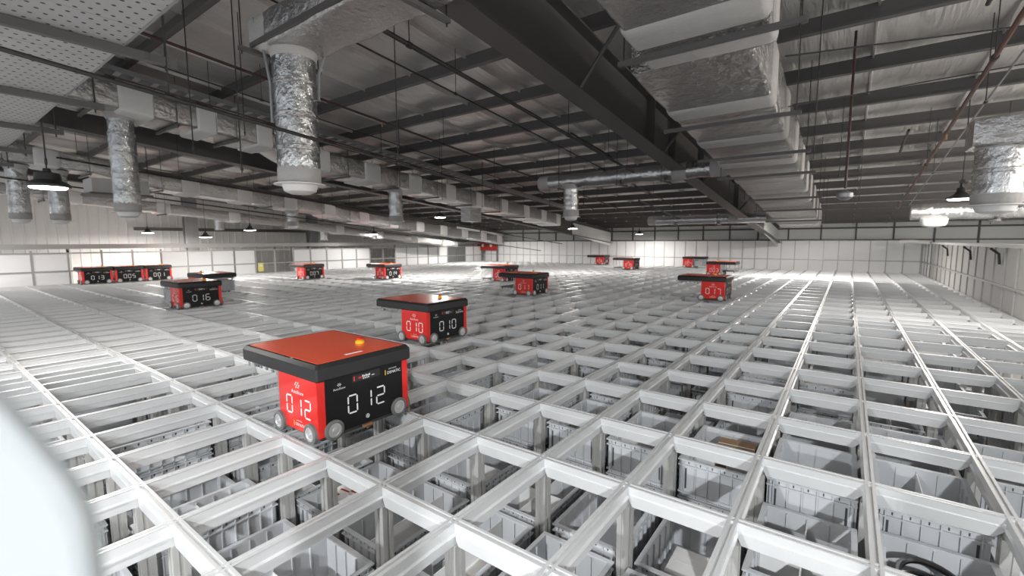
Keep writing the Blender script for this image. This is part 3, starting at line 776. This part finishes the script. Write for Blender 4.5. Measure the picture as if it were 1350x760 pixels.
# sprinkler pipes, wires and rods
def pipe(label, x, h, y0, y1, r=.016, m='pipe', rods=(), name='sprinkler_pipe', heads=()):
    t = thing(name, label, 'pipe', (x, y0, zr(y0, h)), 'pipes and conduits under the roof')
    b = MB().tube([(x, y0, zr(y0, h)), (x, y1, zr(y1, h))], r, 8); b.build('pipe_run', m, t)
    for y in rods:
        MB().cyl((x, y, zr(y, h)), (x, y, zr(y, 3.75)), .004, 6).build('hanger_rod', 'rod', t)
        MB().lathe((x, y-.02, zr(y, h)), (0, 1, -SL), [(0, r+.006), (.04, r+.006)], 10).build('clamp', 'rod', t)
    for y in heads: MB().cyl((x, y, zr(y, h)), (x, y, zr(y, h)-.07), .012, 8).build('sprinkler_head', 'brass', t)
pipe('dark pipe running just left of the big roof beam', -2.94, 3.0, 2.3, 7.4, .02, 'rod', (2.6, 5.2))
pipe('dark red pipe crossing behind the silver drop pipe', -5.35, 3.245, .95, 14, .016, 'pipe', (1.4, 3.2, 5.4, 8.4, 11), heads=(4.2, 7.2))
pipe('dark pipe passing in front of the tall silver drop pipe', -3.0, 2.05, .2, 3.4, .012, 'rod', (.95, 2.5))
pipe('thin conduit between the two dark pipes left of centre', -3.75, 3.25, 1.2, 12, .009, 'rod', (4, 8))
pipe('thin conduit under the roof left of the long red pipe', -6.25, 3.3, 1.2, 14, .009, 'rod', (3, 6.2, 9.5))
pipe('thin conduit just right of the cable ladder', -6.8, 3.2, 1.6, 14.5, .01, 'pipe', (2.6, 5.3, 8.1, 11))
pipe('dark conduit below the long left duct', -9.3, 2.55, 1.5, 16, .014, 'rod', (3, 7.2, 11))
pipe('dark conduit farther left below the second duct', -11.6, 2.4, 1.0, 18, .014, 'rod', (3.2, 7, 12))
pipe('rust red pipe sloping across the upper right', .80, 3.0, 3.2, 12.6, .018, 'rust', (5.0, 8.5), heads=(7,))
pipe('thin pale conduit beside the rust red pipe at upper right', .93, 2.98, 3.4, 12.0, .008, 'purl2', (6, 9))
pipe('short dark channel under the foil at the top right corner', .72, 3.35, 3.6, 4.9, .016, 'rod', (4.8,))
pipe('short dark channel under the far purlins at right', .55, 3.35, 8.0, 9.2, .016, 'rod', ())
pipe('short dark channel under the roof left of the branch duct', -3.35, 3.3, 6.0, 7.4, .014, 'rod', (7.3,))
pipe('dark channel below the far end of the big beam', -3.3, 2.75, 8.6, 11.3, .016, 'rod', (9.4,))
def wire(name, label, pts, r=.006, m='rod', cat='rod'):
    tag(MB().tube(pts, r, 6).build(name, m), label, cat, 'wires and rods under the roof')
wire('cross_wire', 'dark wire falling left across the upper right purlins', [(-.55, 5.3, 2.48), (2.6, 7.2, 3.05)])
wire('cross_wire', 'dark straight wire from the wide duct to the right edge', [(-.5, 4.4, 2.66), (2.6, 5.4, 2.7)])
wire('cross_wire', 'lower dark wire across the far purlins at right', [(-.5, 9.0, 2.25), (2.4, 10.5, 2.2)])
t = thing('ceiling_sensor', 'small box hanging on a long rod right of the wide duct', 'sensor', (-.02, 6.0, 1.62))  # sensor box on its drop rod
MB().cyl((-.06, 6.0, 1.72), (-.06, 6.0, 3.3), .012, 8).build('drop_rod', 'pipe', t)
MB().lathe((-.06, 6, 1.6), (0, 0, 1), [(0, .035), (.03, .075), (.07, .075), (.1, .02)], 12).build('sensor_body', 'purl2', t)
MB().lathe((-.06, 6, 3.16), (1, 0, 0), [(-.006, .05), (.006, .05)], 12).build('rod_eye', 'rod', t)
# single rods hanging from the roof in the left bay
k = 0
for x, y, z in sorted(((-4.3, 1.5, 1.9), (-4.05, 1.75, 1.75), (-5.2, 2.3, 2.3), (-5.0, 2.5, 2.3), (-6.2, 5.2, 2.1), (-6.6, 6.6, 2.0), (-5.9, 7.4, 2.0), (-4.9, 9.4, 2.0), (-6.9, 8.2, 1.95), (-.3, 5.0, 2.3), (-.15, 7.5, 2.0), (.1, 9.2, 1.8), (1.55, 5.0, 2.3), (-1.9, 9.6, 1.9)), key=lambda q: project(*q)[0]):
    k += 1
    t = thing('threaded_rod', 'thin dark threaded rod hanging from the roof, %s from left among single rods' % ordinal(k), 'rod', (x, y, z), 'single threaded rods')
    MB().cyl((x, y, z), (x, y, zr(y, 3.75)), .005, 6).build('rod_shaft', 'rod', t); MB().cyl((x, y, z+.02), (x, y, z+.04), .011, 6).build('lock_nut', 'rod', t)

# ------------------------------------------------------------------ lamps
def lamp(label, x, y, z, power, cone=False, r=.19, size=.3, col=(1, .95, .90)):
    t = thing('high_bay_lamp', label, 'lamp', (x, y, z), 'high bay lamps')
    if cone: prof = [(0, r), (.012, r), (.05, r*.55), (.09, r*.32), (.14, r*.28), (.15, r*.12), (.2, r*.1)]
    else: prof = [(0, r), (.02, r), (.035, r*.92), (.06, r*.62), (.12, r*.56), (.13, r*.2), (.16, r*.16)]
    MB().lathe((x, y, z), (0, 0, 1), prof, 24).build('lamp_housing', 'lampblack', t)
    MB().lathe((x, y, z-.012), (0, 0, 1), [(0, r*.78), (.013, r*.86)], 24).build('lamp_lens', 'lens', t)
    MB().lathe((x, y, z+.22), (0, 1, 0), [(-.006, .03), (.006, .03)], 12).build('hook_ring', 'rod', t)
    MB().tube([(x, y, z+.15), (x+.004, y, z+.3), (x, y, zr(y, 3.75))], .006, 6).build('hanging_cord', 'rod', t)
    l = bpy.data.lights.new('lamp_light', 'AREA'); l.shape = 'DISK'; l.size = size; l.energy = power; l.color = col
    o = bpy.data.objects.new('lamp_light', l); C.objects.link(o); o.location = (x, y, z-.03); o.parent = t; o.location = (0, 0, -.03)
P = 62
lamp('large black hanging lamp with glowing lens at the left edge', -5.6, .835, 1.66, 24, r=.145)
lamp('bright hanging lamp below the middle of the long left duct', -10.34, 10.22, 1.93, 110)
lamp('small hanging lamp against the ribbed wall, left of the columns', -19.0, 5.1, 1.5, 90, True)
lamp('small white-shaded hanging lamp between the two columns', -16.1, 5.77, 1.34, 14, True)
lamp('small black hanging lamp just right of the nearer column', -15.1, 6.65, 1.55, 45, True)
lamp('tiny hanging lamp over the middle of the left fence', -16.6, 12.4, 1.5, 25, True)
lamp('tiny hanging lamp near the far left corner', -15.3, 18.0, 1.5, 110, True)
lamp('small hanging lamp in front of the far wall, right of the branch drop', -7.62, 20.0, 1.47, 35, True)
lamp('hanging lamp just below the short middle drop pipe', -7.97, 14.46, 1.62, 48, True)
lamp('hanging lamp at the right edge beside the bulging drop', 1.13, 8.2, 1.70, 34, True, .15)
for x, y, p in ((2.9, 3.2, 18), (1.5, -1.6, 150), (-1.25, -.7, 12), (-1.2, -3.6, 190), (-5.5, -3.8, 60), (-13.0, -2.5, 70), (-16.2, .1, 50)):  # unseen lamps added to light the foreground and the left side
    lamp('added unseen hanging lamp outside the picture over the grid', x, y, 1.95, p, size=.12 if p > 100 else .3, col=(.95, .98, 1) if p > 100 else (1, .95, .90))
for x, y in ((4.85, 5.4), (5.0, 10.5)):  # unseen lamps, each with an added point glow to brighten the right roof
    lamp('added unseen hanging lamp outside the picture beyond the right fence', x, y, 1.9, 30)
    l = bpy.data.lights.new('added_glow', 'POINT'); l.energy = 150; l.shadow_soft_size = .15; l.color = (1, .95, .90)
    o = bpy.data.objects.new('added_glow', l); C.objects.link(o); o.location = (x, y, 1.75)
lamp('added lamp hidden behind the far end of the wide duct', -1.05, 16.2, 1.76, 130, True)  # added out of sight to brighten the right end of the far fence

# pale guard plate standing on the grid right by the lens
D, G = Vector((.804, .594, 0)), Vector((-.594, .804, 0))
P0 = Vector((-.1525, .0216, 0))
prof = [(-.3, .0), (.0, .0), (.0, 1.0), (0.0, 1.096), (-0.0007, 1.1106), (-0.0044, 1.1202), (-0.0132, 1.1326), (-0.0242, 1.1473), (-0.0367, 1.1568), (-0.0587, 1.1612), (-.3, 1.1612)]
t = thing('guard_plate', 'blurred pale guard plate right by the lens at bottom left', 'guard', tuple(P0), None, True)
b = MB(); rings = []
for g, e in ((0, .002), (.002, 0), (.006, 0), (.008, .002)):
    rings.append([tuple(D*(u - e) + G*g + Vector((0, 0, z - (e if z > .5 else 0)))) for u, z in prof])
b.loft(rings).build('plate', 'post_w', t)
MB().box(-.28, -.1, -.06, .09, 0, .012).build('foot', 'frame', t)

# ------------------------------------------------------------------ light of the hall and render look
w = bpy.data.worlds.new('world'); SC.world = w; w.use_nodes = True
w.node_tree.nodes['Background'].inputs['Color'].default_value = (.90, .95, 1, 1)
w.node_tree.nodes['Background'].inputs['Strength'].default_value = .42
SC.view_settings.view_transform = 'Standard'; SC.view_settings.look = 'None'
SC.view_settings.gamma = 1; SC.view_settings.use_curve_mapping = False
SC.view_settings.exposure = 1.3
SC.cycles.use_denoising = True
SC.cycles.max_bounces = 8; SC.cycles.diffuse_bounces = 3
SC.cycles.sample_clamp_indirect = 6
